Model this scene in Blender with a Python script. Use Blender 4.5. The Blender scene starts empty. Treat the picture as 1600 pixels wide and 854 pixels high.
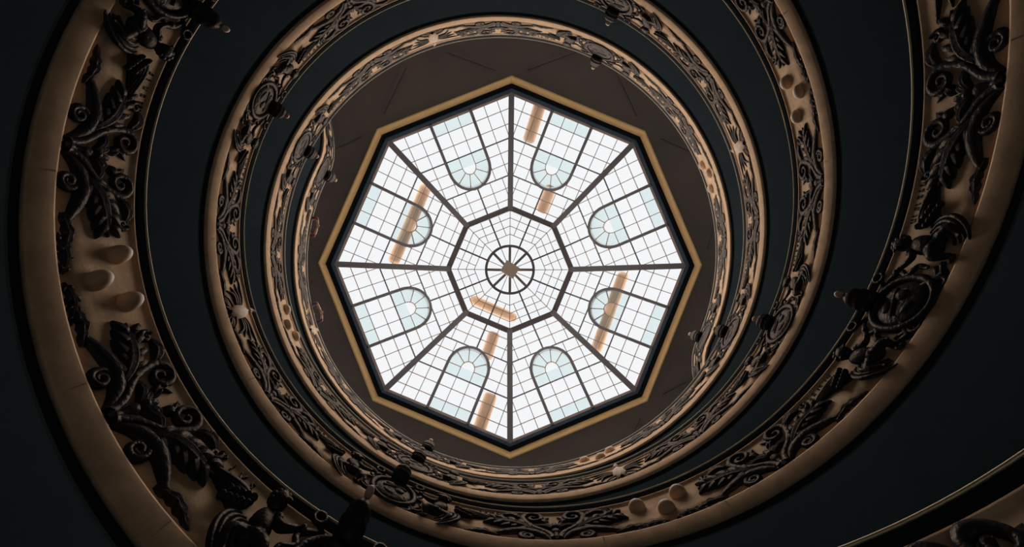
import bpy, bmesh, math, random
import numpy as np
from mathutils import Vector, Matrix

random.seed(7)
sc = bpy.context.scene
C = sc.collection

# ------------------------------------------------------------------ camera
S = 6.0                                   # metres for the radius of the stairwell at the top
FPX = 991.98                              # focal length in pixels of the 1600 x 854 frame
CAM = np.array([-0.05065, -0.263]) * S    # camera foot point, measured from the well's axis
UZ, VZ = 784.81, 482.89                   # where the vertical vanishes
cam_d = bpy.data.cameras.new('camera')
cam = bpy.data.objects.new('camera', cam_d)
C.objects.link(cam)
cam_d.sensor_fit = 'HORIZONTAL'
cam_d.sensor_width = 36.0
cam_d.lens = FPX / 1600 * 36.0
cam_d.clip_end = 300
_a = math.atan2(VZ - 427, FPX)
_b = math.atan2(UZ - 800, FPX)
_right = Vector((math.cos(_b), -math.sin(_b) * math.sin(_a), math.sin(_b) * math.cos(_a)))
_up = Vector((0, -math.cos(_a), -math.sin(_a)))
_back = _right.cross(_up)
_m = Matrix((_right, _up, _back)).transposed().to_4x4()
_m.translation = Vector((CAM[0], -CAM[1], 0))
cam.matrix_world = _m
sc.camera = cam

# ------------------------------------------------------------------ daylight
SKY = 19.0
w = bpy.data.worlds.new('sky')
sc.world = w
w.use_nodes = True
bg = w.node_tree.nodes['Background']
bg.inputs[0].default_value = (0.982, 0.99, 1.0, 1)
bg.inputs[1].default_value = SKY

HS = 3.7329 * S                           # ceiling / foot of the skylight
HL = 4.19 * S                             # lantern ring
RS = 1.1292 * S
pd = bpy.data.lights.new('daylight_portal', 'AREA')
pd.shape = 'DISK'
pd.size = 2 * RS
pd.cycles.is_portal = True
po = bpy.data.objects.new('daylight_portal', pd)
C.objects.link(po)
po.location = (0, 0, HS + 0.05)

sc.view_settings.view_transform = 'Standard'
sc.view_settings.look = 'None'
sc.view_settings.exposure = 0.0
sc.view_settings.gamma = 1.0
sc.view_settings.use_curve_mapping = False
sc.cycles.use_denoising = True
sc.cycles.sample_clamp_direct = 0.93
sc.cycles.sample_clamp_indirect = 3.0
sc.cycles.max_bounces = 8
sc.cycles.diffuse_bounces = 6
sc.cycles.transparent_max_bounces = 12


# ------------------------------------------------------------------ materials
def mat(name, col, rough=0.5, metal=0.0, var=0.0, scale=4.0, bump=0.0, spec=0.5):
    m = bpy.data.materials.new(name)
    m.use_nodes = True
    nt = m.node_tree
    b = nt.nodes['Principled BSDF']
    b.inputs['Base Color'].default_value = (*col, 1)
    b.inputs['Roughness'].default_value = rough
    b.inputs['Metallic'].default_value = metal
    b.inputs['Specular IOR Level'].default_value = spec
    if var or bump:
        tc = nt.nodes.new('ShaderNodeTexCoord')
        n = nt.nodes.new('ShaderNodeTexNoise')
        n.inputs['Scale'].default_value = scale
        n.inputs['Detail'].default_value = 6
        n.inputs['Roughness'].default_value = 0.65
        nt.links.new(tc.outputs['Object'], n.inputs['Vector'])
        if var:
            r = nt.nodes.new('ShaderNodeValToRGB')
            r.color_ramp.elements[0].position = 0.3
            r.color_ramp.elements[1].position = 0.7
            r.color_ramp.elements[0].color = (*[c * (1 - var) for c in col], 1)
            r.color_ramp.elements[1].color = (*[min(1, c * (1 + var)) for c in col], 1)
            nt.links.new(n.outputs['Fac'], r.inputs['Fac'])
            nt.links.new(r.outputs['Color'], b.inputs['Base Color'])
        if bump:
            bp = nt.nodes.new('ShaderNodeBump')
            bp.inputs['Strength'].default_value = bump
            bp.inputs['Distance'].default_value = 0.02
            nt.links.new(n.outputs['Fac'], bp.inputs['Height'])
            nt.links.new(bp.outputs['Normal'], b.inputs['Normal'])
    return m


def glass_mat(name, tint, share=0.85):
    """frosted pane: lets the sky through, its upper side throws part of the light back"""
    m = bpy.data.materials.new(name)
    m.use_nodes = True
    nt = m.node_tree
    for n in list(nt.nodes):
        nt.nodes.remove(n)
    o = nt.nodes.new('ShaderNodeOutputMaterial')
    mx = nt.nodes.new('ShaderNodeMixShader')
    t = nt.nodes.new('ShaderNodeBsdfTransparent')
    d = nt.nodes.new('ShaderNodeBsdfDiffuse')
    t.inputs[0].default_value = (*tint, 1)
    d.inputs[0].default_value = (0.85, 0.86, 0.86, 1)
    mx.inputs[0].default_value = share
    m.use_transparent_shadow = True
    nt.links.new(d.outputs[0], mx.inputs[1])
    nt.links.new(t.outputs[0], mx.inputs[2])
    nt.links.new(mx.outputs[0], o.inputs[0])
    return m


def bronze_mat(name, col):
    """dark patina with a polished warm sheen on it"""
    m = bpy.data.materials.new(name)
    m.use_nodes = True
    nt = m.node_tree
    for n in list(nt.nodes):
        nt.nodes.remove(n)
    o = nt.nodes.new('ShaderNodeOutputMaterial')
    mx = nt.nodes.new('ShaderNodeMixShader')
    d = nt.nodes.new('ShaderNodeBsdfDiffuse')
    g = nt.nodes.new('ShaderNodeBsdfGlossy')
    tc = nt.nodes.new('ShaderNodeTexCoord')
    nz = nt.nodes.new('ShaderNodeTexNoise')
    nz.inputs['Scale'].default_value = 22
    nz.inputs['Detail'].default_value = 5
    bp = nt.nodes.new('ShaderNodeBump')
    bp.inputs['Strength'].default_value = 0.55
    bp.inputs['Distance'].default_value = 0.02
    d.inputs['Color'].default_value = (*col, 1)
    g.inputs['Color'].default_value = (0.95, 0.68, 0.48, 1)
    g.inputs['Roughness'].default_value = 0.22
    mx.inputs[0].default_value = 0.010
    nt.links.new(tc.outputs['Object'], nz.inputs['Vector'])
    nt.links.new(nz.outputs['Fac'], bp.inputs['Height'])
    nt.links.new(bp.outputs['Normal'], d.inputs['Normal'])
    nt.links.new(bp.outputs['Normal'], g.inputs['Normal'])
    nt.links.new(d.outputs[0], mx.inputs[1])
    nt.links.new(g.outputs[0], mx.inputs[2])
    nt.links.new(mx.outputs[0], o.inputs[0])
    return m


M = dict(
    band=mat('bronze_ground', (0.52, 0.325, 0.195), 0.6, 0, 0.26, 4.5, 0.5, 0.0),
    border=mat('bronze_border', (0.52, 0.32, 0.19), 0.6, 0, 0.2, 3.5, 0.3, 0.0),
    boss=mat('bronze_boss', (0.52, 0.33, 0.20), 0.5, 0.0, 0.15, 6.0, 0.2, 0.05),
    neck=mat('black_bronze_and_shade', (0.018, 0.019, 0.021), 0.6, 0.0, 0, 0, 0, 0.0),  # dark bronze of the neck; also the painted shadow under the border
    rail=mat('brass_rail', (0.62, 0.46, 0.27), 0.35, 0.7),
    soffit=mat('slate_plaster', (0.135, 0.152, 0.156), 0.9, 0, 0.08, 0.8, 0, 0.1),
    ramp=mat('worn_stone', (0.20, 0.19, 0.18), 0.8, 0, 0.15, 2.0),
    wall=mat('wall_plaster', (0.22, 0.20, 0.18), 0.9, 0, 0.08, 1.0),
    floor=mat('grey_marble', (0.24, 0.30, 0.32), 0.5, 0, 0.15, 1.2),
    ceil=mat('brown_plaster', (0.195, 0.15, 0.128), 0.9, 0, 0.10, 0.5),
    gilt=mat('gilt_moulding', (0.88, 0.56, 0.24), 0.5, 0.0, 0.06, 3.0, 0, 0.2),
    frame=mat('dark_steel', (0.012, 0.015, 0.018), 0.6, 0.0, 0, 0, 0, 0.0),
    came=mat('lead_came', (0.20, 0.13, 0.095), 0.6),
    bar=mat('painted_bar', (0.06, 0.045, 0.042), 0.5),
    sill=mat('brown_sill', (0.32, 0.21, 0.16), 0.6),
    beam=mat('tan_beam', (0.40, 0.25, 0.145), 0.7, 0, 0.08, 2.0),
    hub=mat('brown_hub', (0.22, 0.16, 0.12), 0.6),
    spoke=mat('grey_brown_spoke', (0.10, 0.08, 0.07), 0.6),
    glass=glass_mat('frosted_glass', (0.98, 0.99, 1.0), 0.965),
    arch=glass_mat('aqua_frosted_glass', (0.50, 0.57, 0.58), 0.87),
    relief=bronze_mat('dark_bronze', (0.026, 0.022, 0.021)),
    skin=mat('skin', (0.42, 0.26, 0.19), 0.5),
    maroon=mat('maroon_cloth', (0.15, 0.03, 0.035), 0.85),
    plum=mat('plum_cloth', (0.12, 0.06, 0.10), 0.85),
    denim=mat('dark_denim', (0.05, 0.06, 0.09), 0.9),
    hair=mat('dark_hair', (0.03, 0.022, 0.02), 0.6),
    shoe=mat('black_shoe', (0.02, 0.02, 0.02), 0.5),
)


# ------------------------------------------------------------------ mesh helpers
def mesh_obj(name, V, F, m, parent=None, smooth=True, world=None):
    me = bpy.data.meshes.new(name)
    me.from_pydata([tuple(v) for v in V], [], [tuple(f) for f in F])
    me.materials.append(M[m] if isinstance(m, str) else m)
    if smooth:
        me.polygons.foreach_set('use_smooth', [True] * len(me.polygons))
    me.update()
    o = bpy.data.objects.new(name, me)
    C.objects.link(o)
    if parent is not None:
        o.parent = parent
    return o


def empty(name, loc=(0, 0, 0), rz=0.0):
    o = bpy.data.objects.new(name, None)
    C.objects.link(o)
    o.location = loc
    o.rotation_euler = (0, 0, rz)
    o.empty_display_size = 0.2
    return o


def structure(o, label=None):
    o['kind'] = 'structure'
    if label:
        o['label'] = label
    return o


def thing(o, label, cat, group=None):
    o['label'] = label
    o['category'] = cat
    if group:
        o['group'] = group
    return o


def grid_faces(n, k, close=False, off=0):
    F = []
    for i in range(n - 1):
        for j in range(k if close else k - 1):
            a = off + i * k + j
            b = off + i * k + (j + 1) % k
            F.append((a, b, b + k, a + k))
    return F


def box_between(p, q, wd, up, th, V, F):
    """a bar from p to q, width wd across, thickness th along up (centred)"""
    p, q, up = np.array(p, float), np.array(q, float), np.array(up, float)
    d = q - p
    d /= np.linalg.norm(d)
    up = up - d * up.dot(d)
    up /= np.linalg.norm(up)
    s = np.cross(d, up)
    o = len(V)
    for e in (p, q):
        for a, b in ((-1, -1), (1, -1), (1, 1), (-1, 1)):
            V.append(e + s * a * wd / 2 + up * b * th / 2)
    F += [(o, o + 1, o + 2, o + 3), (o + 7, o + 6, o + 5, o + 4)]
    for i in range(4):
        j = (i + 1) % 4
        F.append((o + i, o + 4 + i, o + 4 + j, o + j))


# ------------------------------------------------------------------ the spiral
K, H0, Q = 0.25406, 3.1011, 1.3784
T0, T1 = -0.118, 2.34


def band_h(t):
    """height of the balustrade, foot to handrail, at turn t"""
    return S * (0.27618 - 0.18559 * t + 0.09452 * t * t)




def helix(hx, t, v=1.0, n=0.0):
    """point of balustrade hx at turn t, height share v (0 foot, 1 handrail), n metres into the well"""
    t = np.asarray(t, float)
    th = np.radians(176 + 360 * t + (180 if hx == 2 else 0))
    fl = np.minimum(t + 0.0575, 0)            # the top end swings outwards to the landing
    r = S * (1 - K * t) * (1 + 120 * fl * fl)
    r = r * (1 - (0.03 - 0.045 * t) * (1 - v)) - n
    z = S * (H0 - Q * t) - band_h(t) * (1 - v)
    return np.stack([r * np.cos(th), -r * np.sin(th), z * np.ones_like(r)], -1)


def project(P):
    R3 = np.array([_right, _up, -np.array(_back)])
    q = (np.asarray(P) - np.array([CAM[0], -CAM[1], 0])) @ R3.T
    z = np.where(q[..., 2] > 0.05, q[..., 2], np.nan)
    return 800 + FPX * q[..., 0] / z, 427 - FPX * q[..., 1] / z


def in_view(P, marg=40):
    x, y = project(P)
    ok = (x > -marg) & (x < 1600 + marg) & (y > -marg) & (y < 854 + marg)
    return bool(np.any(ok))


def sweep(hx, name, prof, m, parent=None, step=2.0, t0=T0, t1=T1, closed=True):
    n = int((t1 - t0) * 360 / step) + 1
    ts = np.linspace(t0, t1, n)
    cols = [helix(hx, ts, e[0], e[1] + (e[2] * ts if len(e) > 2 else 0)) for e in prof]
    V = np.stack(cols, 1).reshape(-1, 3)
    F = grid_faces(n, len(prof), closed)
    if closed:
        k = len(prof)
        F.append(tuple(range(k)))
        F.append(tuple(range((n - 1) * k, n * k))[::-1])
    return mesh_obj(name, V, F, m, parent)


ROUT = 1.62 * S
ZF = -1.6

# room shell
def disc(name, r, z, m, seg=96):
    a = np.linspace(0, 2 * np.pi, seg, endpoint=False)
    V = [(r * math.cos(x), r * math.sin(x), z) for x in a]
    V2 = [(x, y, z - 0.2) for x, y, z in V]
    F = [tuple(range(seg)), tuple(range(2 * seg - 1, seg - 1, -1))]
    F += [(i, i + seg, (i + 1) % seg + seg, (i + 1) % seg) for i in range(seg)]
    return mesh_obj(name, V + V2, F, m, smooth=False)


structure(disc('floor', ROUT + 0.3, ZF, 'floor'), 'grey marble floor of the stairwell')
a = np.linspace(0, 2 * np.pi, 128, endpoint=False)
V = []
for r, z in ((ROUT, ZF - 0.2), (ROUT, HS), (ROUT + 0.3, HS), (ROUT + 0.3, ZF - 0.2)):
    V += [(r * math.cos(x), r * math.sin(x), z) for x in a]
F = []
for k in range(4):
    for i in range(128):
        j = (i + 1) % 128
        F.append((k * 128 + i, k * 128 + j, ((k + 1) % 4) * 128 + j, ((k + 1) % 4) * 128 + i))
structure(mesh_obj('wall_round', V, F, 'wall'), 'round plaster wall enclosing the stairs')

# ceiling: plate with an octagonal opening
OA = math.radians(-0.2742)
def octv(r, z):
    """corner points of the octagon, clockwise seen from below like the photograph"""
    return [np.array([r * math.cos(math.radians(90 + 45 * i) + OA), -r * math.sin(math.radians(90 + 45 * i) + OA), z]) for i in range(8)]

V = []
seg = 16
for i in range(8):
    p, q = octv(RS - 0.12, 0)[i], octv(RS - 0.12, 0)[(i + 1) % 8]
    for k in range(seg):
        e = p + (q - p) * k / seg
        V.append((e[0], e[1], HS))
n = len(V)
for e in V[:n]:
    u = np.array(e[:2]) / np.hypot(e[0], e[1]) * (ROUT + 0.3)
    V.append((u[0], u[1], HS))
V += [(x, y, z + 0.25) for x, y, z in V]
F = []
for i in range(n):
    j = (i + 1) % n
    F += [(i, j, n + j, n + i), (2 * n + i, 3 * n + i, 3 * n + j, 2 * n + j), (i, 2 * n + i, 2 * n + j, j), (n + i, n + j, 3 * n + j, 3 * n + i)]
ceil = structure(mesh_obj('ceiling', V, F, 'ceil', smooth=False), 'dark brown plaster ceiling around the skylight')
# battens that carry each edge of the octagon on past its corners
for i in range(8):
    c = octv(RS, HS)
    for a_, b_ in ((c[i], c[(i + 1) % 8]), (c[(i + 1) % 8], c[i])):
        d = (b_ - a_) / np.linalg.norm(b_ - a_)
        s = np.cross(d, (0, 0, 1))
        p, q = b_ + d * 0.62, b_ + d * 2.5
        V = [p, p + s * 0.03, q + s * 0.12, q - s * 0.06]
        V = [x - np.array((0, 0, 0.0)) for x in V] + [x - np.array((0, 0, 0.07)) for x in V]
        mesh_obj('batten', V, [(0, 1, 2, 3), (7, 6, 5, 4), (0, 4, 5, 1), (1, 5, 6, 2), (2, 6, 7, 3), (3, 7, 4, 0)], 'ceil', ceil, False)

# ramps behind the balustrades
for hx in (1, 2):
    n = int((T1 - T0) * 360 / 3) + 1
    ts = np.linspace(T0, T1, n)
    base_t = S * (H0 - Q * ts) - band_h(ts)
    P = helix(hx, ts, 0.0, -0.10)
    u = P[:, :2] / np.linalg.norm(P[:, :2], axis=1)[:, None]
    cols = []
    for rr, dz in ((None, 0.42), (ROUT, 0.42), (ROUT, -0.06), (None, -0.06)):
        r = np.linalg.norm(P[:, :2], axis=1) if rr is None else np.full(n, rr)
        r = np.minimum(r, ROUT)
        cols.append(np.column_stack([u * r[:, None], base_t + dz]))
    V = np.stack(cols, 1).reshape(-1, 3)
    F = grid_faces(n, 4, True) + [(0, 1, 2, 3), tuple(range(4 * n - 1, 4 * n - 5, -1))]
    o = mesh_obj('floor_ramp_%d' % hx, V, F, 'soffit', smooth=False)
    structure(o, 'spiral ramp with dark smooth underside')

# ------------------------------------------------------------------ skylight
# gilt moulding
tr = structure(empty('trim_1', (0, 0, HS)), 'gilded octagonal moulding around the skylight')
prof = [(1.1292, 0.02), (1.116, -0.33), (1.110, -0.345), (1.104, -0.28), (1.094, -0.13), (1.087, -0.02), (1.087, 0.03)]
for i in range(8):
    rows = []
    for e in (i, (i + 1) % 8):
        rows += [octv(S * r, z)[e] for r, z in prof]
    mesh_obj('moulding', rows, grid_faces(2, len(prof), True), 'gilt', tr)
# dark curb, hip ribs and lantern ring
fr = structure(empty('trim_2', (0, 0, HS)), 'dark steel frame of the skylight')
G0, Z0 = 1.052, 0.30                      # glass foot: radius share, height above the ceiling
G1, Z1 = 0.398, HL - HS                   # lantern ring
for i in range(8):
    rows = []
    pr = [(1.090, -0.02), (1.062, 0.02), (1.045, 0.20), (1.045, 0.42), (1.090, 0.42)]
    for e in (i, (i + 1) % 8):
        rows += [octv(S * r, z)[e] for r, z in pr]
    mesh_obj('curb', rows, grid_faces(2, len(pr), True), 'frame', fr, False)
for i in range(8):
    p, q = octv(S * 1.062, Z0)[i], octv(S * G1, Z1)[i]
    V, F = [], []
    rad = p * (1, 1, 0)
    nrm = np.cross(np.cross(q - p, (0, 0, 1)), q - p)
    box_between(p, q, 0.205, nrm, 0.30, V, F)
    mesh_obj('hip_rib', V, F, 'bar', fr, False)
for i in range(8):
    p, q = octv(S * G1, Z1)[i], octv(S * G1, Z1)[(i + 1) % 8]
    V, F = [], []
    box_between(p * (1.02, 1.02, 1), q * (1.02, 1.02, 1), 0.21, (0, 0, 1), 0.30, V, F)
    d = (q - p) / np.linalg.norm(q - p)
    mesh_obj('ring_beam', V, F, 'bar', fr, False)


def clip_half(poly, nx, ny, c):
    """keep nx*x+ny*y<=c"""
    out = []
    for i in range(len(poly)):
        p, q = poly[i], poly[(i + 1) % len(poly)]
        dp, dq = nx * p[0] + ny * p[1] - c, nx * q[0] + ny * q[1] - c
        if dp <= 0:
            out.append(p)
        if (dp < 0 < dq) or (dq < 0 < dp):
            t = dp / (dp - dq)
            out.append((p[0] + (q[0] - p[0]) * t, p[1] + (q[1] - p[1]) * t))
    return out


def parea(p):
    return 0.5 * abs(sum(p[i][0] * p[(i + 1) % len(p)][1] - p[(i + 1) % len(p)][0] * p[i][1] for i in range(len(p))))


# one sloping panel in its own plane: x across, y up the slope; copied eight times
ap0, ap1 = S * G0 * math.cos(math.pi / 8), S * G1 * math.cos(math.pi / 8)
w0, w1 = S * G0 * math.sin(math.pi / 8), S * G1 * math.sin(math.pi / 8)
run, rise = ap0 - ap1, Z1 - Z0
D = math.hypot(run, rise)
col = w0 * 0.214
ya, yb, ysp = 0.362 * D, 0.68 * D, 0.465 * D
yrows_top = [0, 0.12 * D, 0.243 * D, ya]
yrows_mid = [ya, ysp, 0.573 * D, yb]
yrows_low = [yb, 0.79 * D, 0.895 * D, D]
AR = 1.5 * col
AY = yb - ysp - 0.03


def wid(y):
    return w0 + (w1 - w0) * y / D


def trap_clip(poly):
    L = math.hypot(D, w0 - w1)
    for s in (-1, 1):
        poly = clip_half(poly, s * 1.0, (w0 - w1) / D, w0)
        if len(poly) < 3:
            return []
    return poly


def yarc(x):
    return ysp + AY * math.sqrt(max(0, 1 - (x / AR) ** 2))


cells = []      # (polygon, material)
xs = [i + 0.5 for i in range(-5, 5)]
xs = [x * col for x in xs]
for rows, region in ((yrows_top, 'top'), (yrows_mid, 'mid')):
    for k in range(3):
        y0, y1 = rows[k], rows[k + 1]
        for i in range(len(xs) - 1):
            x0, x1 = xs[i], xs[i + 1]
            inside = abs(0.5 * (x0 + x1)) < AR
            if region == 'mid' and inside:
                if k == 0:
                    cells.append((trap_clip([(x0, y0), (x1, y0), (x1, y1), (x0, y1)]), 'arch'))
                continue
            cells.append((trap_clip([(x0, y0), (x1, y0), (x1, y1), (x0, y1)]), 'arch' if inside and (k == 0) else 'glass'))
# spandrels beside the round end
for k in (1, 2):
    y0, y1 = yrows_mid[k], yrows_mid[k + 1]
    for sgn in (-1, 1):
        for xa, xb in ((0.0, 0.5 * col), (0.5 * col, AR)):
            pts = []
            for j in range(9):
                x = xa + (xb - xa) * j / 8
                y = max(y0, yarc(x))
                if y < y1 - 1e-4:
                    pts.append((x, y))
            if len(pts) < 2:
                continue
            if pts[0][0] > xa + 1e-6:      # where the arc meets the row's upper line
                xx = AR * math.sqrt(max(0, 1 - ((y1 - ysp) / AY) ** 2)) if y1 - ysp < AY else xa
                pts.insert(0, (max(xa, xx), y1))
                poly = pts + [(xb, y1)]
            else:
                poly = pts + [(xb, y1), (xa, y1)]
            poly = [(sgn * x, y) for x, y in poly]
            if parea(poly) > 0.002:
                cells.append((poly, 'glass'))
# sunburst in the round end
ir, iy = 0.5 * col, AY * 0.36
angs = [0, 36, 72, 108, 144, 180]
for k in range(5):
    poly = []
    sub = [angs[k] + (angs[k + 1] - angs[k]) * j / 5 for j in range(6)]
    poly += [(AR * math.cos(math.radians(g)), ysp + AY * math.sin(math.radians(g))) for g in sub]
    poly += [(ir * math.cos(math.radians(g)), ysp + iy * math.sin(math.radians(g))) for g in sub[::-1]]
    cells.append((poly, 'arch'))
cells.append(([(ir * math.cos(math.radians(g)), ysp + iy * math.sin(math.radians(g))) for g in range(0, 181, 20)], 'glass'))
xl = [x * col for x in (-3, -2, -1, 0, 1, 2, 3)]
for k in range(3):
    for i in range(len(xl) - 1):
        cells.append((trap_clip([(xl[i], yrows_low[k]), (xl[i + 1], yrows_low[k]), (xl[i + 1], yrows_low[k + 1]), (xl[i], yrows_low[k + 1])]), 'glass'))
# the widest top cells
cells = [(p, m) for p, m in cells if len(p) >= 3 and parea(p) > 0.0015]


def pane_mesh(poly, m, th=0.012):
    n = len(poly)
    V = [(x, y, 0) for x, y in poly]
    return V, [tuple(range(n))]


bars = []       # (polyline, width, depth, name, material)
def hline(y, wd, name, m, x0=None, x1=None):
    W = wid(y)
    bars.append(([(-W if x0 is None else x0, y), (W if x1 is None else x1, y)], wd, 0.022 if wd < 0.06 else 0.05, name, m))

def vline(x, y0, y1, wd, name, m):
    # clip to the trapezium
    ymax = (w0 - abs(x)) / (w0 - w1) * D if w0 > w1 else D
    y1 = min(y1, ymax)
    if y1 - y0 > 0.05:
        bars.append(([(x, y0), (x, y1)], wd, 0.022 if wd < 0.06 else 0.05, name, m))

TH, MD, TK = 0.024, 0.052, 0.110
for y in yrows_top[1:3]:
    hline(y, TH, 'came', 'came')
hline(ya, MD, 'cross_bar', 'bar')
hline(yb, MD, 'cross_bar', 'bar')
for y in yrows_mid[1:3]:
    xx = AR * math.sqrt(max(0, 1 - ((y - ysp) / AY) ** 2)) if y > ysp else AR
    hline(y, TH, 'came', 'came', None, -xx)
    hline(y, TH, 'came', 'came', xx, None)
for y in yrows_low[1:3]:
    hline(y, TH, 'came', 'came')
for x in (2.5, 3.5, 4.5):
    for s in (-1, 1):
        vline(s * x * col, 0, yb, TH, 'came', 'came')
for s in (-1, 1):
    vline(s * 0.5 * col, 0, ysp, TH, 'came', 'came')
    vline(s * 0.5 * col, yarc(0.5 * col), yb, TH, 'came', 'came')
    vline(s * 1.5 * col, ysp + AY * 0.1, yb, TH, 'came', 'came')
for x in (1, 2):
    for s in (-1, 1):
        vline(s * x * col, yb, D, TH, 'came', 'came')
vline(0, yb, D, MD * 1.15, 'centre_bar', 'bar')
hline(ysp, TH, 'came', 'came', -AR, -ir)
hline(ysp, TH, 'came', 'came', ir, AR)
bars.append(([(ir * math.cos(math.radians(g)), ysp + iy * math.sin(math.radians(g))) for g in range(0, 181, 15)], TH, 0.05, 'came', 'came'))
for g in angs[1:-1]:
    c_, s_ = math.cos(math.radians(g)), math.sin(math.radians(g))
    bars.append(([(ir * c_, ysp + iy * s_), (AR * c_, ysp + AY * s_)], TH, 0.05, 'came', 'came'))
U = [(-AR, 0)] + [(AR * math.cos(math.radians(g)), ysp + AY * math.sin(math.radians(g))) for g in range(180, -1, -9)] + [(AR, 0)]
bars.append((U, TK, 0.12, 'arch_bar', 'bar'))
bars.append(([(-w0, 0.045), (w0, 0.045)], 0.10, 0.06, 'sill', 'sill'))


def flat_bar(pl, wd, dp, zc=-0.0):
    """polyline in the panel plane thickened to a bar; mitred"""
    P = np.array(pl, float)
    n = len(P)
    V, F = [], []
    for i in range(n):
        d0 = P[i] - P[i - 1] if i > 0 else P[i + 1] - P[i]
        d1 = P[i + 1] - P[i] if i < n - 1 else d0
        d0 = d0 / np.linalg.norm(d0)
        d1 = d1 / np.linalg.norm(d1)
        m_ = d0 + d1
        m_ /= np.linalg.norm(m_)
        nn = np.array([-m_[1], m_[0]]) / max(0.5, m_.dot(d0)) * wd / 2
        for s, z in ((-1, -dp), (1, -dp), (1, dp * 0.4), (-1, dp * 0.4)):
            e = P[i] + nn * s
            V.append((e[0], e[1], zc + z))
    F = grid_faces(n, 4, True) + [(3, 2, 1, 0), tuple(range(4 * n - 4, 4 * n))]
    return V, F


# basis of panel i: midpoint of its foot edge, x along the edge, y up the slope to the lantern
panel_meshes = None
for i in range(8):
    c0 = octv(S * G0, HS + Z0)
    p, q = c0[i], c0[(i + 1) % 8]
    mid = (p + q) / 2
    ex = (q - p) / np.linalg.norm(q - p)
    inn = -mid * (1, 1, 0)
    inn /= np.linalg.norm(inn)
    ey = (inn * run + np.array((0, 0, 1)) * rise) / D
    ez = np.cross(ex, ey)
    if ez[2] < 0:
        ex = -ex
        ez = np.cross(ex, ey)
    root = empty('window_%d' % (i + 1))
    mw = Matrix((Vector(ex), Vector(ey), Vector(ez))).transposed().to_4x4()
    mw.translation = Vector(mid)
    root.matrix_world = mw
    structure(root, 'sloping trapezoid panel of the skylight with an arched glazing pattern')
    if panel_meshes is None:
        panel_meshes = []
        for poly, m in cells:
            o = mesh_obj('pane', *pane_mesh(poly, m), m, root, False)
            panel_meshes.append(o)
        for pl, wd, dp, nm, m in bars:
            o = mesh_obj(nm, *flat_bar(pl, wd, dp), m, root, False)
            panel_meshes.append(o)
    else:
        for src in panel_meshes:
            o = src.copy()
            C.objects.link(o)
            o.parent = root

# lantern: eight slightly rising triangles round a wheel
root = structure(empty('window_9', (0, 0, HL)), 'octagonal lantern of the skylight with a spoked wheel')
ZW = 0.35
RW = 0.158 * S                            # wheel radius
apo = S * G1 * math.cos(math.pi / 8)
half = S * G1 * math.sin(math.pi / 8)
lan = []
fr_ = [1.0, 0.865, 0.73, 0.595]
def lz(r):                                # r = apothem share
    return ZW * (1 - r)
sector = []
for s in (-1, 1):
    for k in range(4):
        r0, r1 = fr_[k], (fr_[k + 1] if k < 3 else 0.0)
        if k < 3:
            h0_, h1_ = half * r0, half * r1
            for xa, xb in ((0, 0.42), (0.42, 1.0)):
                poly = [(s * min(xa * half, h0_), r0 * apo), (s * min(xb * half, h0_), r0 * apo), (s * min(xb * half, h1_), r1 * apo), (s * min(xa * half, h1_), r1 * apo)]
                poly = [p for j, p in enumerate(poly) if j == 0 or p != poly[j - 1]]
                if len(poly) >= 3 and parea(poly) > 0.001:
                    sector.append(poly)
        else:
            pts = [(s * RW * math.sin(math.radians(g)), RW * math.cos(math.radians(g))) for g in (0, 5.6, 11.25, 16.9, 22.5)]
            sector.append([(0, r0 * apo), (s * half * r0, r0 * apo)] + pts[::-1])
    sector.append([(0, 0)] + [(s * RW * math.sin(math.radians(g)), RW * math.cos(math.radians(g))) for g in (0, 5.6, 11.25, 16.9, 22.5)])
first = None
lp = []
for i in range(8):
    ang = math.radians(90 + 45 * i + 22.5) + OA
    d = np.array([math.cos(ang), -math.sin(ang)])
    e = np.array([-d[1], d[0]])
    rot = math.atan2(d[1], d[0]) - math.pi / 2
    if i == 0:
        for poly in sector:
            V = [(x, y, lz(y / apo)) for x, y in poly]
            lp.append((mesh_obj('pane', V, [tuple(range(len(V)))], 'glass', root, False), 0))
        def lbar(nm, pl, wd, dp, m):
            P3 = [np.array((x, y, lz(y / apo))) for x, y in pl]
            V, F = [], []
            for j in range(len(P3) - 1):
                box_between(P3[j], P3[j + 1], wd, (0, 0, 1), dp, V, F)
            lp.append((mesh_obj(nm, V, F, m, root, False), 0))
        for r in fr_[1:]:
            lbar('came', [(-half * r, r * apo), (half * r, r * apo)], 0.024, 0.03, 'came')
        for s in (-1, 1):
            lbar('came', [(s * 0.42 * half, apo), (s * 0.42 * half, 0.595 * apo)], 0.024, 0.03, 'came')
        lbar('centre_bar', [(0, apo), (0, RW)], 0.06, 0.08, 'bar')
        lbar('came', [(0, RW), (0, 0.1)], 0.024, 0.03, 'came')
        lbar('came', [(half, apo), (half * RW / apo * 0.92, RW * 0.92)], 0.024, 0.03, 'came')
        lbar('spoke', [(half * RW / apo * 0.92, RW * 0.92), (0.05, 0.1)], 0.10, 0.10, 'spoke')
        for o, _ in lp:
            o.rotation_euler = (0, 0, rot)
    else:
        for src, _ in lp:
            o = src.copy()
            C.objects.link(o)
            o.parent = root
            o.rotation_euler = (0, 0, rot)
V, F = [], []
for j in range(64):
    g = 2 * math.pi * j / 64
    for rr, zz in ((RW - 0.05, -0.08), (RW + 0.05, -0.08), (RW + 0.05, 0.06), (RW - 0.05, 0.06)):
        V.append((rr * math.cos(g), rr * math.sin(g), zz + lz(RW / apo)))
F = []
for j in range(64):
    for k in range(4):
        F.append((j * 4 + k, j * 4 + (k + 1) % 4, ((j + 1) % 64) * 4 + (k + 1) % 4, ((j + 1) % 64) * 4 + k))
mesh_obj('wheel_rim', V, F, 'bar', root, False)
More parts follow.
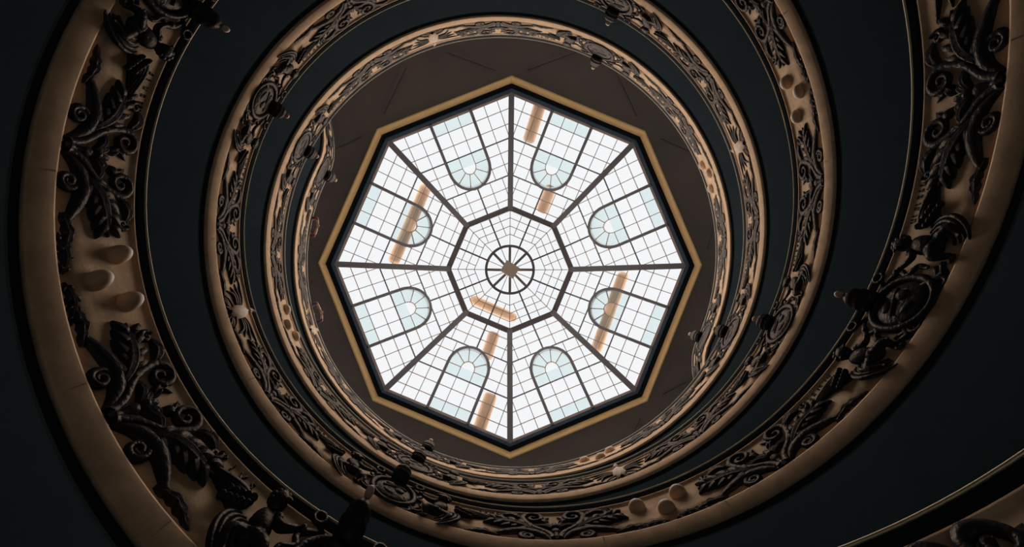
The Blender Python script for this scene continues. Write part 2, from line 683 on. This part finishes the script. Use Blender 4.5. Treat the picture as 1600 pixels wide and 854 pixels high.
# hub box hanging under the wheel, turned a little
V, F = [], []
box_between((-0.30, 0, 0.05), (0.30, 0, 0.05), 0.50, (0, 0, 1), 0.26, V, F)
hb = mesh_obj('hub_box', V, F, 'hub', root, False)
hb.rotation_euler = (0, 0, math.radians(32))

# tan beams lying over the glass
def plane_hit(px, py, p0, nrm):
    d = np.array(_right) * ((px - 800) / FPX) - np.array(_up) * ((py - 427) / FPX) - np.array(_back)
    o = np.array([CAM[0], -CAM[1], 0])
    return o + d * ((p0 - o).dot(nrm) / d.dot(nrm))

def roof_beam(pa, pb, wpx, panel, label, gap=0.24):
    if panel is None:
        p0, nrm = np.array((0, 0, HL + 0.15)), np.array((0, 0, 1.0))
    else:
        rt = bpy.data.objects['window_%d' % panel].matrix_world
        nrm = np.array(rt.col[2][:3])
        p0 = np.array(rt.translation)
    p0 = p0 + nrm * gap
    a_, b_ = plane_hit(*pa, p0, nrm), plane_hit(*pb, p0, nrm)
    wd = wpx / FPX * a_[2]
    d = (b_ - a_) / np.linalg.norm(b_ - a_)
    s = np.cross(d, nrm)
    V = []
    L = np.linalg.norm(b_ - a_)
    ends = [(0, 0.0), (0.05, 0.75), (0.14, 1.0), (L - 0.14, 1.0), (L - 0.05, 0.75), (L, 0.0)]
    kk = 14
    for u, sc_ in ends:
        for j in range(kk):
            g = 2 * math.pi * j / kk
            cx, cz = math.cos(g), math.sin(g)
            cx = math.copysign(abs(cx) ** 0.8, cx)
            V.append(a_ + d * u + s * cx * wd / 2 * (0.55 + 0.45 * sc_) + nrm * (wd * 0.30 + cz * wd * 0.30 * (0.2 + 0.8 * sc_)))
    F = grid_faces(len(ends), kk, True) + [tuple(range(kk)), tuple(range(len(V) - 1, len(V) - kk - 1, -1))]
    thing(mesh_obj('roof_beam', V, F, 'beam'), label, 'beam', 'tan beams over the skylight')

roof_beam((846, 155), (824, 224), 21, 8, 'short tan roof beam behind the glass between top corner and arch bar')
roof_beam((861, 292), (845, 334), 19, 8, 'small tan roof beam behind the glass below the upper right arch')
roof_beam((669, 290), (616, 412), 20, 2, 'long tan roof beam crossing behind the arch of the left upper panel')
roof_beam((973, 424), (928, 548), 19, 6, 'long tan roof beam crossing behind the arch of the right lower panel')
roof_beam((774, 516), (760, 558), 19, 4, 'small tan roof beam behind glass just under the lantern ring')
roof_beam((769, 612), (744, 686), 21, 4, 'tan roof beam behind glass beside the lowest left arch')
roof_beam((735, 466), (806, 498), 15, None, 'tan roof beam slanting behind the lantern glass under the wheel')


# ------------------------------------------------------------------ relief kit (x along, y up the panel, n out of it; panel height = 1)
def cat(pts, m=6):
    P = np.array(pts, float)
    P = np.vstack([2 * P[0] - P[1], P, 2 * P[-1] - P[-2]])
    out = []
    for i in range(1, len(P) - 2):
        for j in range(m):
            t = j / m
            a, b, c, d = P[i - 1:i + 3]
            out.append(0.5 * ((2 * b) + (-a + c) * t + (2 * a - 5 * b + 4 * c - d) * t * t + (-a + 3 * b - 3 * c + d) * t ** 3))
    out.append(P[-2])
    return np.array(out)


def tube(path, rad, seg=7, n0=0.0, flat=1.0, closed=False):
    P = np.array(path, float)
    if P.shape[1] == 2:
        P = np.column_stack([P, np.full(len(P), n0)])
    k = len(P)
    R_ = np.interp(np.linspace(0, 1, k), np.linspace(0, 1, len(rad)), rad) if np.ndim(rad) else np.full(k, rad)
    V = []
    for i in range(k):
        if closed:
            d = P[(i + 1) % k] - P[i - 1]
        else:
            d = P[min(i + 1, k - 1)] - P[max(i - 1, 0)]
        d = d / (np.linalg.norm(d) + 1e-9)
        u = np.cross(d, (0, 0, 1.0))
        if np.linalg.norm(u) < 1e-3:
            u = np.array((1.0, 0, 0))
        u /= np.linalg.norm(u)
        v = np.cross(u, d)
        for j in range(seg):
            g = 2 * math.pi * j / seg
            V.append(P[i] + u * math.cos(g) * R_[i] + v * math.sin(g) * R_[i] * flat)
    if closed:
        F = []
        for i in range(k):
            for j in range(seg):
                F.append((i * seg + j, i * seg + (j + 1) % seg, ((i + 1) % k) * seg + (j + 1) % seg, ((i + 1) % k) * seg + j))
    else:
        F = grid_faces(k, seg, True) + [tuple(range(seg)), tuple(range(k * seg - 1, k * seg - seg - 1, -1))]
    return V, F


def spiral(cx, cy, r0, a0, turns, dr=1, r1=0.18, m=26):
    g = np.linspace(0, 1, m)
    ang = math.radians(a0) + dr * 2 * np.pi * turns * g
    r = r0 * (1 - (1 - r1) * g)
    return np.column_stack([cx + r * np.cos(ang), cy + r * np.sin(ang)])


def leaf(path, width, h=0.09, lobes=0, across=7, tip=0.0, groove=0.35):
    P = cat(path, 7)
    k = len(P)
    V = []
    for i in range(k):
        s = i / (k - 1)
        d = P[min(i + 1, k - 1)] - P[max(i - 1, 0)]
        d = d / np.linalg.norm(d)
        pr = np.array([-d[1], d[0]])
        wv = width * (math.sin(math.pi * min(1, s * 0.93 + 0.07)) ** 0.7 + tip)
        if lobes:
            wv *= 0.62 + 0.38 * abs(math.sin(math.pi * lobes * s))
        for j in range(across):
            c = 2 * j / (across - 1) - 1
            hh = h * (1 - c * c) ** 0.5 * (0.35 + 0.65 * math.sin(math.pi * min(1, 0.15 + s * 0.85)))
            hh *= 1 - groove * math.exp(-(c / 0.28) ** 2)
            if lobes:
                hh *= 0.8 + 0.2 * abs(math.sin(math.pi * lobes * s))
            lag = abs(c) * width * 0.5 if lobes else 0
            V.append((P[i][0] + pr[0] * c * wv - d[0] * lag, P[i][1] + pr[1] * c * wv - d[1] * lag, hh - 0.004))
    return V, grid_faces(k, across)


def ell(cx, cy, cn, rx, ry, rn, a=0.0, u=14, v=9):
    V, F = [], []
    ca, sa = math.cos(a), math.sin(a)
    for i in range(v + 1):
        p = math.pi * i / v
        for j in range(u):
            g = 2 * math.pi * j / u
            x, y, n = rx * math.sin(p) * math.cos(g), ry * math.cos(p), rn * math.sin(p) * math.sin(g)
            V.append((cx + x * ca - y * sa, cy + x * sa + y * ca, cn + n))
    return V, grid_faces(v + 1, u, True)


def join(*parts):
    V, F = [], []
    for v, f in parts:
        o = len(V)
        V += [tuple(p) for p in v]
        F += [tuple(i + o for i in q) for q in f]
    return V, F


def lathe(prof, c, ax, seg=14):
    """prof: (along, radius) about axis ax through c"""
    ax = np.array(ax, float)
    ax /= np.linalg.norm(ax)
    u = np.cross(ax, (1, 0, 0))
    u /= np.linalg.norm(u)
    v = np.cross(ax, u)
    V = []
    for h, r in prof:
        for j in range(seg):
            g = 2 * math.pi * j / seg
            V.append(np.array(c) + ax * h + (u * math.cos(g) + v * math.sin(g)) * r)
    return V, grid_faces(len(prof), seg, True) + [tuple(range(seg)), tuple(range(len(V) - 1, len(V) - seg - 1, -1))]


def acanthus(path, width, h=0.12, k=4, lean=52):
    """a leaf with finger-like side lobes"""
    P = cat(path, 6)
    parts = [leaf(path, width * 0.42, h, 0, 7)]
    n = len(P)
    for q in range(k):
        s_ = 0.12 + 0.74 * q / (k - 1)
        i = int(s_ * (n - 1))
        d = P[min(i + 1, n - 1)] - P[max(i - 1, 0)]
        d = d / np.linalg.norm(d)
        L = width * (1.35 - 0.75 * abs(s_ - 0.42))
        for sd in (-1, 1):
            a = math.radians(lean) * sd
            e = np.array([d[0] * math.cos(a) - d[1] * math.sin(a), d[0] * math.sin(a) + d[1] * math.cos(a)])
            e2 = e * 0.75 + d * 0.45
            p0 = P[i]
            parts.append(leaf([p0, p0 + e * L * 0.5, p0 + e * L * 0.55 + e2 * L * 0.5], width * 0.24, h * 0.85, 0, 5, 0, 0.3))
    return join(*parts)


# palmette unit, right half (x measured from its centre)
T_lyre = tube(np.vstack([cat([(0.05, 0.07), (0.13, 0.24), (0.36, 0.46), (0.47, 0.70)], 5)[:-1], spiral(0.30, 0.76, 0.175, -8, 1.35, 1)]), [0.06, 0.058, 0.052, 0.04, 0.03], 7, 0.03, 0.9)
T_stem = tube(cat([(0.07, 0.05), (0.25, 0.23), (0.50, 0.30), (0.76, 0.22), (0.98, 0.10)], 6), [0.045, 0.085, 0.105, 0.075, 0.03], 8, 0.02, 0.7)
T_vol = tube(spiral(0.43, 0.12, 0.115, 100, 1.7, -1), [0.045, 0.04, 0.03], 6, 0.025, 1.0)
T_leaf = acanthus([(0.30, 0.30), (0.52, 0.47), (0.76, 0.56), (1.06, 0.62)], 0.21, 0.13, 5)
T_curl = join(leaf([(0.50, 0.80), (0.66, 0.90), (0.84, 0.86)], 0.085, 0.08), tube(spiral(0.85, 0.80, 0.08, 70, 1.2, -1, m=16), [0.038, 0.026], 6, 0.02))
T_tend = leaf([(0.86, 0.10), (1.06, 0.15), (1.22, 0.12), (1.40, 0.06)], 0.075, 0.08, 4)
T_cent = join(
    lathe([(0, 0.03), (0.03, 0.07), (0.09, 0.05), (0.14, 0.03), (0.2, 0.055), (0.27, 0.075), (0.33, 0.04), (0.36, 0.0)], (0, 0.03, 0.02), (0, 1, 0), 10),
    *[leaf([(0.0, 0.36), (0.10 * k, 0.36 + 0.17 * (1 - 0.12 * abs(k))), (0.20 * k, 0.36 + 0.24 * (1 - 0.38 * abs(k)))], 0.05, 0.09) for k in (-2, -1, 0.001, 1, 2)],
    ell(0, 0.40, 0.05, 0.06, 0.06, 0.06))
T_cup = leaf([(0.10, 0.60), (0.16, 0.72), (0.04, 0.84)], 0.075, 0.08, 2)

# coat of arms
T_shield = join(ell(0, 0.44, 0.02, 0.33, 0.37, 0.12, 0, 22, 12))
T_srelief = join(ell(-0.08, 0.56, 0.11, 0.10, 0.08, 0.05, 0.3), ell(0.09, 0.42, 0.12, 0.09, 0.10, 0.05), ell(-0.06, 0.28, 0.105, 0.11, 0.06, 0.04, -0.4), tube([(-0.2, 0.42, 0.12), (0, 0.47, 0.15), (0.2, 0.56, 0.11)], 0.025, 6))
g_ = np.linspace(0, 2 * np.pi, 36, endpoint=False)
T_srim = tube(np.column_stack([0.37 * np.cos(g_), 0.44 + 0.43 * np.sin(g_)]), 0.05, 8, 0.05, 1.2, True)
tax = (0, 0.80, 0.6)
T_tiara = lathe([(0, 0.10), (0.03, 0.15), (0.07, 0.155), (0.09, 0.135), (0.13, 0.16), (0.17, 0.165), (0.19, 0.145), (0.23, 0.15), (0.27, 0.14), (0.30, 0.115), (0.34, 0.07), (0.36, 0.03)], (0, 0.86, 0.06), tax, 18)
tt = np.array((0, 0.86, 0.06)) + np.array(tax) * 0.40
T_tknob = ell(tt[0], tt[1], tt[2] + 0.02, 0.055, 0.055, 0.055)
T_key = join(tube([(-0.42, 0.10, 0.04), (0.34, 0.98, 0.05)], 0.03, 6), tube(np.column_stack([0.38 + 0.07 * np.cos(g_[::3]), 1.03 + 0.07 * np.sin(g_[::3])]), 0.024, 6, 0.06, 1, True), tube([(-0.38, 0.15, 0.04), (-0.50, 0.22, 0.04)], 0.035, 6), tube([(-0.42, 0.10, 0.04), (-0.55, 0.16, 0.04)], 0.035, 6))
T_ribbon = tube(cat([(0.16, 0.92), (0.36, 0.86), (0.46, 0.72), (0.40, 0.60), (0.52, 0.50), (0.50, 0.34)], 5), [0.02, 0.045, 0.04, 0.05, 0.03], 6, 0.04, 0.6)
T_foot = join(tube(spiral(0.28, 0.07, 0.10, 100, 1.3, -1, m=18), [0.035, 0.025], 6, 0.03), leaf([(0.05, 0.04), (0.25, 0.02), (0.50, 0.10)], 0.06, 0.07, 2))
# cherub
T_body = join(
    ell(0.80, 0.50, 0.07, 0.13, 0.20, 0.10, -0.35), ell(0.74, 0.35, 0.06, 0.13, 0.12, 0.10),
    ell(0.83, 0.78, 0.12, 0.10, 0.115, 0.10), ell(0.80, 0.66, 0.09, 0.05, 0.07, 0.05),
    ell(0.76, 0.76, 0.20, 0.02, 0.028, 0.02), ell(0.75, 0.81, 0.18, 0.05, 0.025, 0.02, 0.2),
    ell(0.71, 0.62, 0.11, 0.06, 0.06, 0.06),
    tube(cat([(0.72, 0.62, 0.10), (0.60, 0.52, 0.15), (0.46, 0.66, 0.13)], 4), [0.055, 0.045, 0.032], 7), ell(0.43, 0.69, 0.13, 0.04, 0.045, 0.035),
    tube(cat([(0.76, 0.33, 0.09), (0.60, 0.22, 0.15), (0.62, 0.06, 0.07)], 4), [0.085, 0.065, 0.035], 7), ell(0.58, 0.03, 0.07, 0.065, 0.03, 0.035),
    tube(cat([(0.84, 0.32, 0.07), (0.98, 0.20, 0.11), (0.88, 0.06, 0.06)], 4), [0.08, 0.06, 0.035], 7))
T_hair = join(*[ell(0.84 + 0.085 * math.cos(a), 0.80 + 0.10 * math.sin(a), 0.13, 0.045, 0.045, 0.045, 0, 8, 6) for a in (0.0, 0.7, 1.4, 2.1, -0.7)])
T_drape = join(*[tube(np.column_stack([0.72 + r * np.cos(np.linspace(-1.35, 1.0 - 0.1 * k, 14)), 0.30 + 0.86 * r * np.sin(np.linspace(-1.35, 1.0 - 0.1 * k, 14)), 0.03 + 0.07 * np.sin(np.linspace(0, np.pi, 14))]), [0.018, 0.036, 0.032, 0.012], 6) for k, r in enumerate((0.22, 0.29, 0.36, 0.42))])
fe = []
for k in range(7):
    s = k / 6
    fe.append(leaf([(1.05 + 0.05 * s, 0.72 - 0.26 * s), (1.25 + 0.08 * (1 - s), 0.74 - 0.20 * s), (1.80 - 0.40 * s, 0.66 - 0.10 * s)], 0.036, 0.075 + 0.02 * (1 - s), 0, 5, 0.0, 0.2))
for k in range(10):
    fe.append(ell(1.08 + 0.06 * (k % 5), 0.70 - 0.11 * (k // 5) - 0.03 * (k % 5), 0.07, 0.05, 0.03, 0.05, -0.3, 8, 6))
T_wing = join(*fe)
# bird with open wings
T_bird = join(leaf([(0, 0.10), (0, 0.35), (0, 0.62), (0, 0.90)], 0.14, 0.18, 0, 9, 0, -0.25), ell(0, 0.80, 0.13, 0.055, 0.075, 0.06), lathe([(0, 0.03), (0.07, 0.015), (0.09, 0.0)], (0, 0.84, 0.16), (0.5, 0.5, 0.6), 8))
T_bwing = join(*[leaf([(0.10, 0.62 - 0.05 * k), (0.26 + 0.02 * k, 0.72 - 0.10 * k), (0.62 - 0.07 * k, 0.80 - 0.20 * k)], 0.042, 0.09, 0, 5, 0, 0.2) for k in range(4)])
T_btail = join(*[leaf([(0.02 * k, 0.22), (0.07 * k, 0.12), (0.13 * k, 0.02)], 0.035, 0.06, 0, 5) for k in (-2, -1, 0.01, 1, 2)])
T_claw = tube(cat([(0.08, 0.28), (0.22, 0.20), (0.30, 0.08)], 4), [0.03, 0.025, 0.02], 6, 0.05)
T_egg = ell(0, 0, 0.03, 0.125, 0.115, 0.13, 0, 20, 12)
T_branch = acanthus([(0.05, 0.05), (0.28, 0.11), (0.55, 0.05)], 0.09, 0.07, 4)


def curve_text(txt, size):
    cu = bpy.data.curves.new('t', 'FONT')
    cu.body = txt
    cu.size = size
    cu.extrude = 0.03
    cu.resolution_u = 1
    cu.align_x = 'CENTER'
    ob = bpy.data.objects.new('t', cu)
    C.objects.link(ob)
    dg = bpy.context.evaluated_depsgraph_get()
    me = ob.evaluated_get(dg).to_mesh()
    V = [tuple(v.co) for v in me.vertices]
    F = [tuple(p.vertices) for p in me.polygons]
    ob.evaluated_get(dg).to_mesh_clear()
    bpy.data.objects.remove(ob)
    bpy.data.curves.remove(cu)
    return V, F


def letter_marks(nm, seed):
    """worn raised letters too small to read"""
    rr = random.Random(seed)
    parts = []
    for i in range(nm):
        x = -0.36 + 0.72 * i / max(1, nm - 1)
        for k in range(rr.choice((1, 2, 2))):
            parts.append(tube([(x + 0.025 * k - 0.01, -0.035, 0.0), (x + 0.025 * k - 0.01 + rr.uniform(-0.015, 0.015), 0.035, 0.0)], 0.014, 4))
    return join(*parts)


T_marks = [letter_marks(nn, nn) for nn in (7, 8, 9, 10)]
T_pius = [curve_text(c_, 0.15) for c_ in 'PIVS']

HALF = 4.25


def ground(v):
    """the panel leans back a little towards the handrail"""
    return 0.014 - 0.046 * (v - 0.165) / 0.70


P0V, P1V = 0.165, 0.90


def place(name, tpl, hx, tc, mirror=False, dx=0.0, dy=0.0, m='relief', parent=None, sc_=1.0, flat=False, bold=False):
    """bend a relief piece onto the balustrade round turn tc"""
    A = np.array(tpl[0], float)
    x = A[:, 0] * sc_ + dx
    y = A[:, 1] * sc_ + dy
    n = A[:, 2] * sc_
    if mirror:
        x = -x
    t = tc + x / HALF * 0.125
    B = band_h(t)
    V = helix(hx, t, P0V + (P1V - P0V) * y, n * (P1V - P0V) * B * ((0.72 + 0.12 * t) if bold else (0.36 + 0.27 * t)) + ground(np.minimum(P0V + (P1V - P0V) * y, 0.9)))
    if not in_view(V, 220):
        return None
    F = tpl[1] if not mirror else [f[::-1] for f in tpl[1]]
    return mesh_obj(name, V, F, m, parent, not flat)


count = 0
for hx in (1, 2):
    st = 'outer end at left' if hx == 1 else 'right'
    bal = empty('spiral_balustrade', (0, 0, 0))
    thing(bal, 'carved bronze spiral balustrade whose top end curls away at the upper left of the skylight' if hx == 1 else
          'carved bronze spiral balustrade whose top end curls away at the lower right of the skylight', 'balustrade', 'interleaved bronze balustrades')
    sweep(hx, 'panel_band', [(P0V - 0.02, -0.07), (P0V - 0.02, ground(P0V)), (0.40, ground(0.40)), (0.60, ground(0.60)), (0.80, ground(0.80)), (0.872, ground(0.872)), (0.880, -0.012), (0.896, -0.012), (0.896, -0.07)], 'band', bal)
    sweep(hx, 'foot_border', [(0.012, -0.06), (0.0, -0.012), (0.0, -0.002), (0.012, 0.004), (0.140, 0.014, 0.026), (0.158, 0.012, 0.024), (0.168, 0.0), (0.168, -0.06)], 'border', bal)
    sweep(hx, 'foot_groove', [(-0.02, -0.13), (-0.02, -0.055), (0.03, -0.055), (0.03, -0.13)], 'neck', bal)  # shadow between border and soffit, put in as a near-black strip
    sweep(hx, 'neck', [(0.894, -0.07), (0.894, -0.018), (0.93, -0.014), (0.968, 0.006), (0.975, 0.0), (0.975, -0.07)], 'neck', bal)
    pr = [(0.985 + 0.009 * math.sin(g), 0.004 + 0.013 * math.cos(g)) for g in np.linspace(0, 2 * math.pi, 8, endpoint=False)]
    sweep(hx, 'handrail', pr, 'rail', bal)
    for q_ in range(int((T1 - T0) * 16)):
        ts_ = T0 + 0.03 + q_ / 16 + 0.008 * math.sin(q_ * 2.4)
        V_ = [helix(hx, ts_ + d_, v_, n_ + 0.0015) for v_, n_ in ((0.012, 0.004), (0.140, 0.014 + 0.026 * ts_)) for d_ in (-0.0003, 0.0003)]
        if in_view(np.array(V_), 5):
            mesh_obj('seam', V_, [(0, 1, 3, 2)], 'band', bal, False)
    sweep(hx, 'back_face', [(0.0, -0.10), (0.95, -0.10), (0.95, -0.065), (0.0, -0.065)], 'neck', bal)
    tc0 = (156.5 - 176) / 360
    for kk in range(0, 10):
        tc = tc0 + 0.25 * kk
        # crest and its supporters
        sh = place('shield', T_shield, hx, tc, parent=bal)
        if sh:
            place('shield_rim', T_srim, hx, tc, parent=sh)
            place('shield_relief', T_srelief, hx, tc, parent=sh)
        ti = place('tiara', T_tiara, hx, tc, parent=bal, bold=True)
        if ti:
            place('finial', T_tknob, hx, tc, parent=ti, m='boss', bold=True)
        for mi in (False, True):
            place('key', T_key, hx, tc, mi, parent=bal)
            place('ribbon', T_ribbon, hx, tc, mi, parent=bal)
            place('foot_scroll', T_foot, hx, tc, mi, parent=bal)
            ch = place('cherub', T_body, hx, tc, mi, parent=bal)
            if ch:
                place('hair', T_hair, hx, tc, mi, parent=ch)
                place('drapery', T_drape, hx, tc, mi, parent=ch)
                place('wing', T_wing, hx, tc, mi, parent=ch)
            # writing above the wing
            if hx == 2 and kk == 7 and mi:
                for q_, T_ in enumerate(T_pius):
                    place('letter', T_, hx, tc - (1.68 - 0.155 * q_) / HALF * 0.125, False, 0, 0.82, parent=bal, flat=True)
            else:
                lt = place('worn_lettering', T_marks[(kk + hx) % 4], hx, tc, mi, 1.55, 0.88, parent=bal)
                if lt:
                    lt['kind'] = 'stuff'
            # palmette with its scrolls
            px = 2.62
            place('palmette', T_cent, hx, tc, mi, px, 0, parent=bal)
            for m2 in (False, True):
                def pl2(nm, T):
                    A = np.array(T[0], float).copy()
                    Fx = T[1]
                    if m2:
                        A[:, 0] = -A[:, 0]
                        Fx = [f[::-1] for f in Fx]
                    return place(nm, (A, Fx), hx, tc, mi, px, 0, parent=bal)
                pl2('lyre_scroll', T_lyre)
                st_ = pl2('scroll_stem', T_stem)
                pl2('volute', T_vol)
                pl2('acanthus_leaf', T_leaf)
                pl2('curled_leaf', T_curl)
                pl2('tendril', T_tend)
                pl2('bud', T_cup)
        # emblem half way to the next crest
        te = tc + 0.125
        bird = (kk % 2 == 0) if hx == 1 else (kk % 2 == 1)
        if bird:
            bi = place('eagle', T_bird, hx, te, parent=bal, m='boss')
            if bi:
                for mi in (False, True):
                    place('eagle_wing', T_bwing, hx, te, mi, parent=bi)
                    place('claw', T_claw, hx, te, mi, parent=bi)
                place('tail', T_btail, hx, te, parent=bi)
        else:
            for ex_, ey_ in ((-0.34, 0.70), (0.30, 0.72), (0.02, 0.40)):
                place('oval_boss', T_egg, hx, te, False, ex_, ey_, parent=bal, m='boss', bold=True)
            for mi in (False, True):
                place('branch', T_branch, hx, te, mi, parent=bal)


# ------------------------------------------------------------------ two visitors leaning on the upper handrail
def person(t, label, top, turn):
    rail = helix(1, t, 1.0, 0.0)
    u = rail[:2] / np.linalg.norm(rail[:2])
    zf = S * (H0 - Q * t) - band_h(t) + 0.42
    foot = np.array([*(rail[:2] + u * 0.36), zf])
    root = empty('person', foot, math.atan2(-u[1], -u[0]) - math.pi / 2)
    J = {'pel': ((0, 0, 0.93), 0.15), 'che': ((0, 0.06, 1.22), 0.155), 'nek': ((0, 0.12, 1.45), 0.06), 'hed': ((0, 0.16, 1.57), 0.095), 'top': ((0, 0.17, 1.67), 0.08)}
    E_ = [('pel', 'che'), ('che', 'nek'), ('nek', 'hed'), ('hed', 'top')]
    for s, n in ((-1, 'l'), (1, 'r')):
        J.update({'sh' + n: ((s * 0.18, 0.08, 1.39), 0.07), 'el' + n: ((s * 0.28, 0.50, 1.28), 0.05), 'wr' + n: ((s * 0.06 + turn, 0.55, 1.28), 0.033),
                  'hi' + n: ((s * 0.10, 0, 0.86), 0.10), 'kn' + n: ((s * 0.11, 0.04, 0.48), 0.068), 'an' + n: ((s * 0.11, -0.02, 0.09), 0.045), 'to' + n: ((s * 0.12, 0.15, 0.045), 0.04)})
        E_ += [('che', 'sh' + n), ('sh' + n, 'el' + n), ('el' + n, 'wr' + n), ('pel', 'hi' + n), ('hi' + n, 'kn' + n), ('kn' + n, 'an' + n), ('an' + n, 'to' + n)]
    ks = list(J)
    me = bpy.data.meshes.new('body')
    me.from_pydata([J[k][0] for k in ks], [(ks.index(a), ks.index(b)) for a, b in E_], [])
    ob = bpy.data.objects.new('body', me)
    C.objects.link(ob)
    sk = ob.modifiers.new('skin', 'SKIN')
    for i, k in enumerate(ks):
        me.skin_vertices[0].data[i].radius = (J[k][1], J[k][1])
    me.skin_vertices[0].data[0].use_root = True
    sb = ob.modifiers.new('sub', 'SUBSURF')
    sb.levels = sb.render_levels = 2
    dg = bpy.context.evaluated_depsgraph_get()
    em = bpy.data.meshes.new_from_object(ob.evaluated_get(dg))
    bpy.data.objects.remove(ob)
    body = bpy.data.objects.new('body', em)
    C.objects.link(body)
    body.parent = root
    em.materials.clear()
    for m_ in ('skin', top, 'denim', 'shoe'):
        em.materials.append(M[m_])
    for p_ in em.polygons:
        c = p_.center
        fore = c.y > 0.46 and abs(c.x - 0.0) < 0.22
        p_.material_index = 3 if c.z < 0.10 else 2 if c.z < 0.95 else 0 if (c.z > 1.44 or fore) else 1
        p_.use_smooth = True
    mesh_obj('hair', *join(ell(0, 0.13, 1.64, 0.105, 0.115, 0.10), ell(0, 0.08, 1.56, 0.095, 0.07, 0.09)), 'hair', root)
    mesh_obj('face', *join(ell(0, 0.262, 1.575, 0.016, 0.03, 0.026), ell(-0.034, 0.246, 1.605, 0.014, 0.012, 0.008), ell(0.034, 0.246, 1.605, 0.014, 0.012, 0.008),
                           ell(0, 0.245, 1.535, 0.024, 0.012, 0.008), ell(-0.098, 0.15, 1.58, 0.012, 0.022, 0.032), ell(0.098, 0.15, 1.58, 0.012, 0.022, 0.032)), 'skin', root)
    for s in (-1, 1):
        w_ = np.array((s * 0.06 + turn, 0.55, 1.28))
        parts = [ell(w_[0] - s * 0.05, w_[1] + 0.005, w_[2], 0.05, 0.035, 0.018)]
        for k in range(4):
            b0 = w_ + (-s * 0.08, -0.026 + 0.017 * k, 0.0)
            L = (0.062, 0.074, 0.070, 0.055)[k]
            parts.append(tube([b0, b0 + (-s * L * 0.6, 0, 0.006), b0 + (-s * L, 0, -0.014)], [0.0095, 0.009, 0.007], 6))
        parts.append(tube([w_ + (-s * 0.03, 0.025, 0), w_ + (-s * 0.055, 0.055, -0.004), w_ + (-s * 0.08, 0.066, -0.012)], [0.011, 0.010, 0.008], 6))
        mesh_obj('hand', *join(*parts), 'skin', root)
    thing(root, label, 'person')


person(-0.012, 'person in maroon leaning arms on the rail at the upper left of the skylight', 'maroon', 0.05)
person(0.057, 'person in plum top leaning elbows on the rail left of the skylight', 'plum', -0.04)
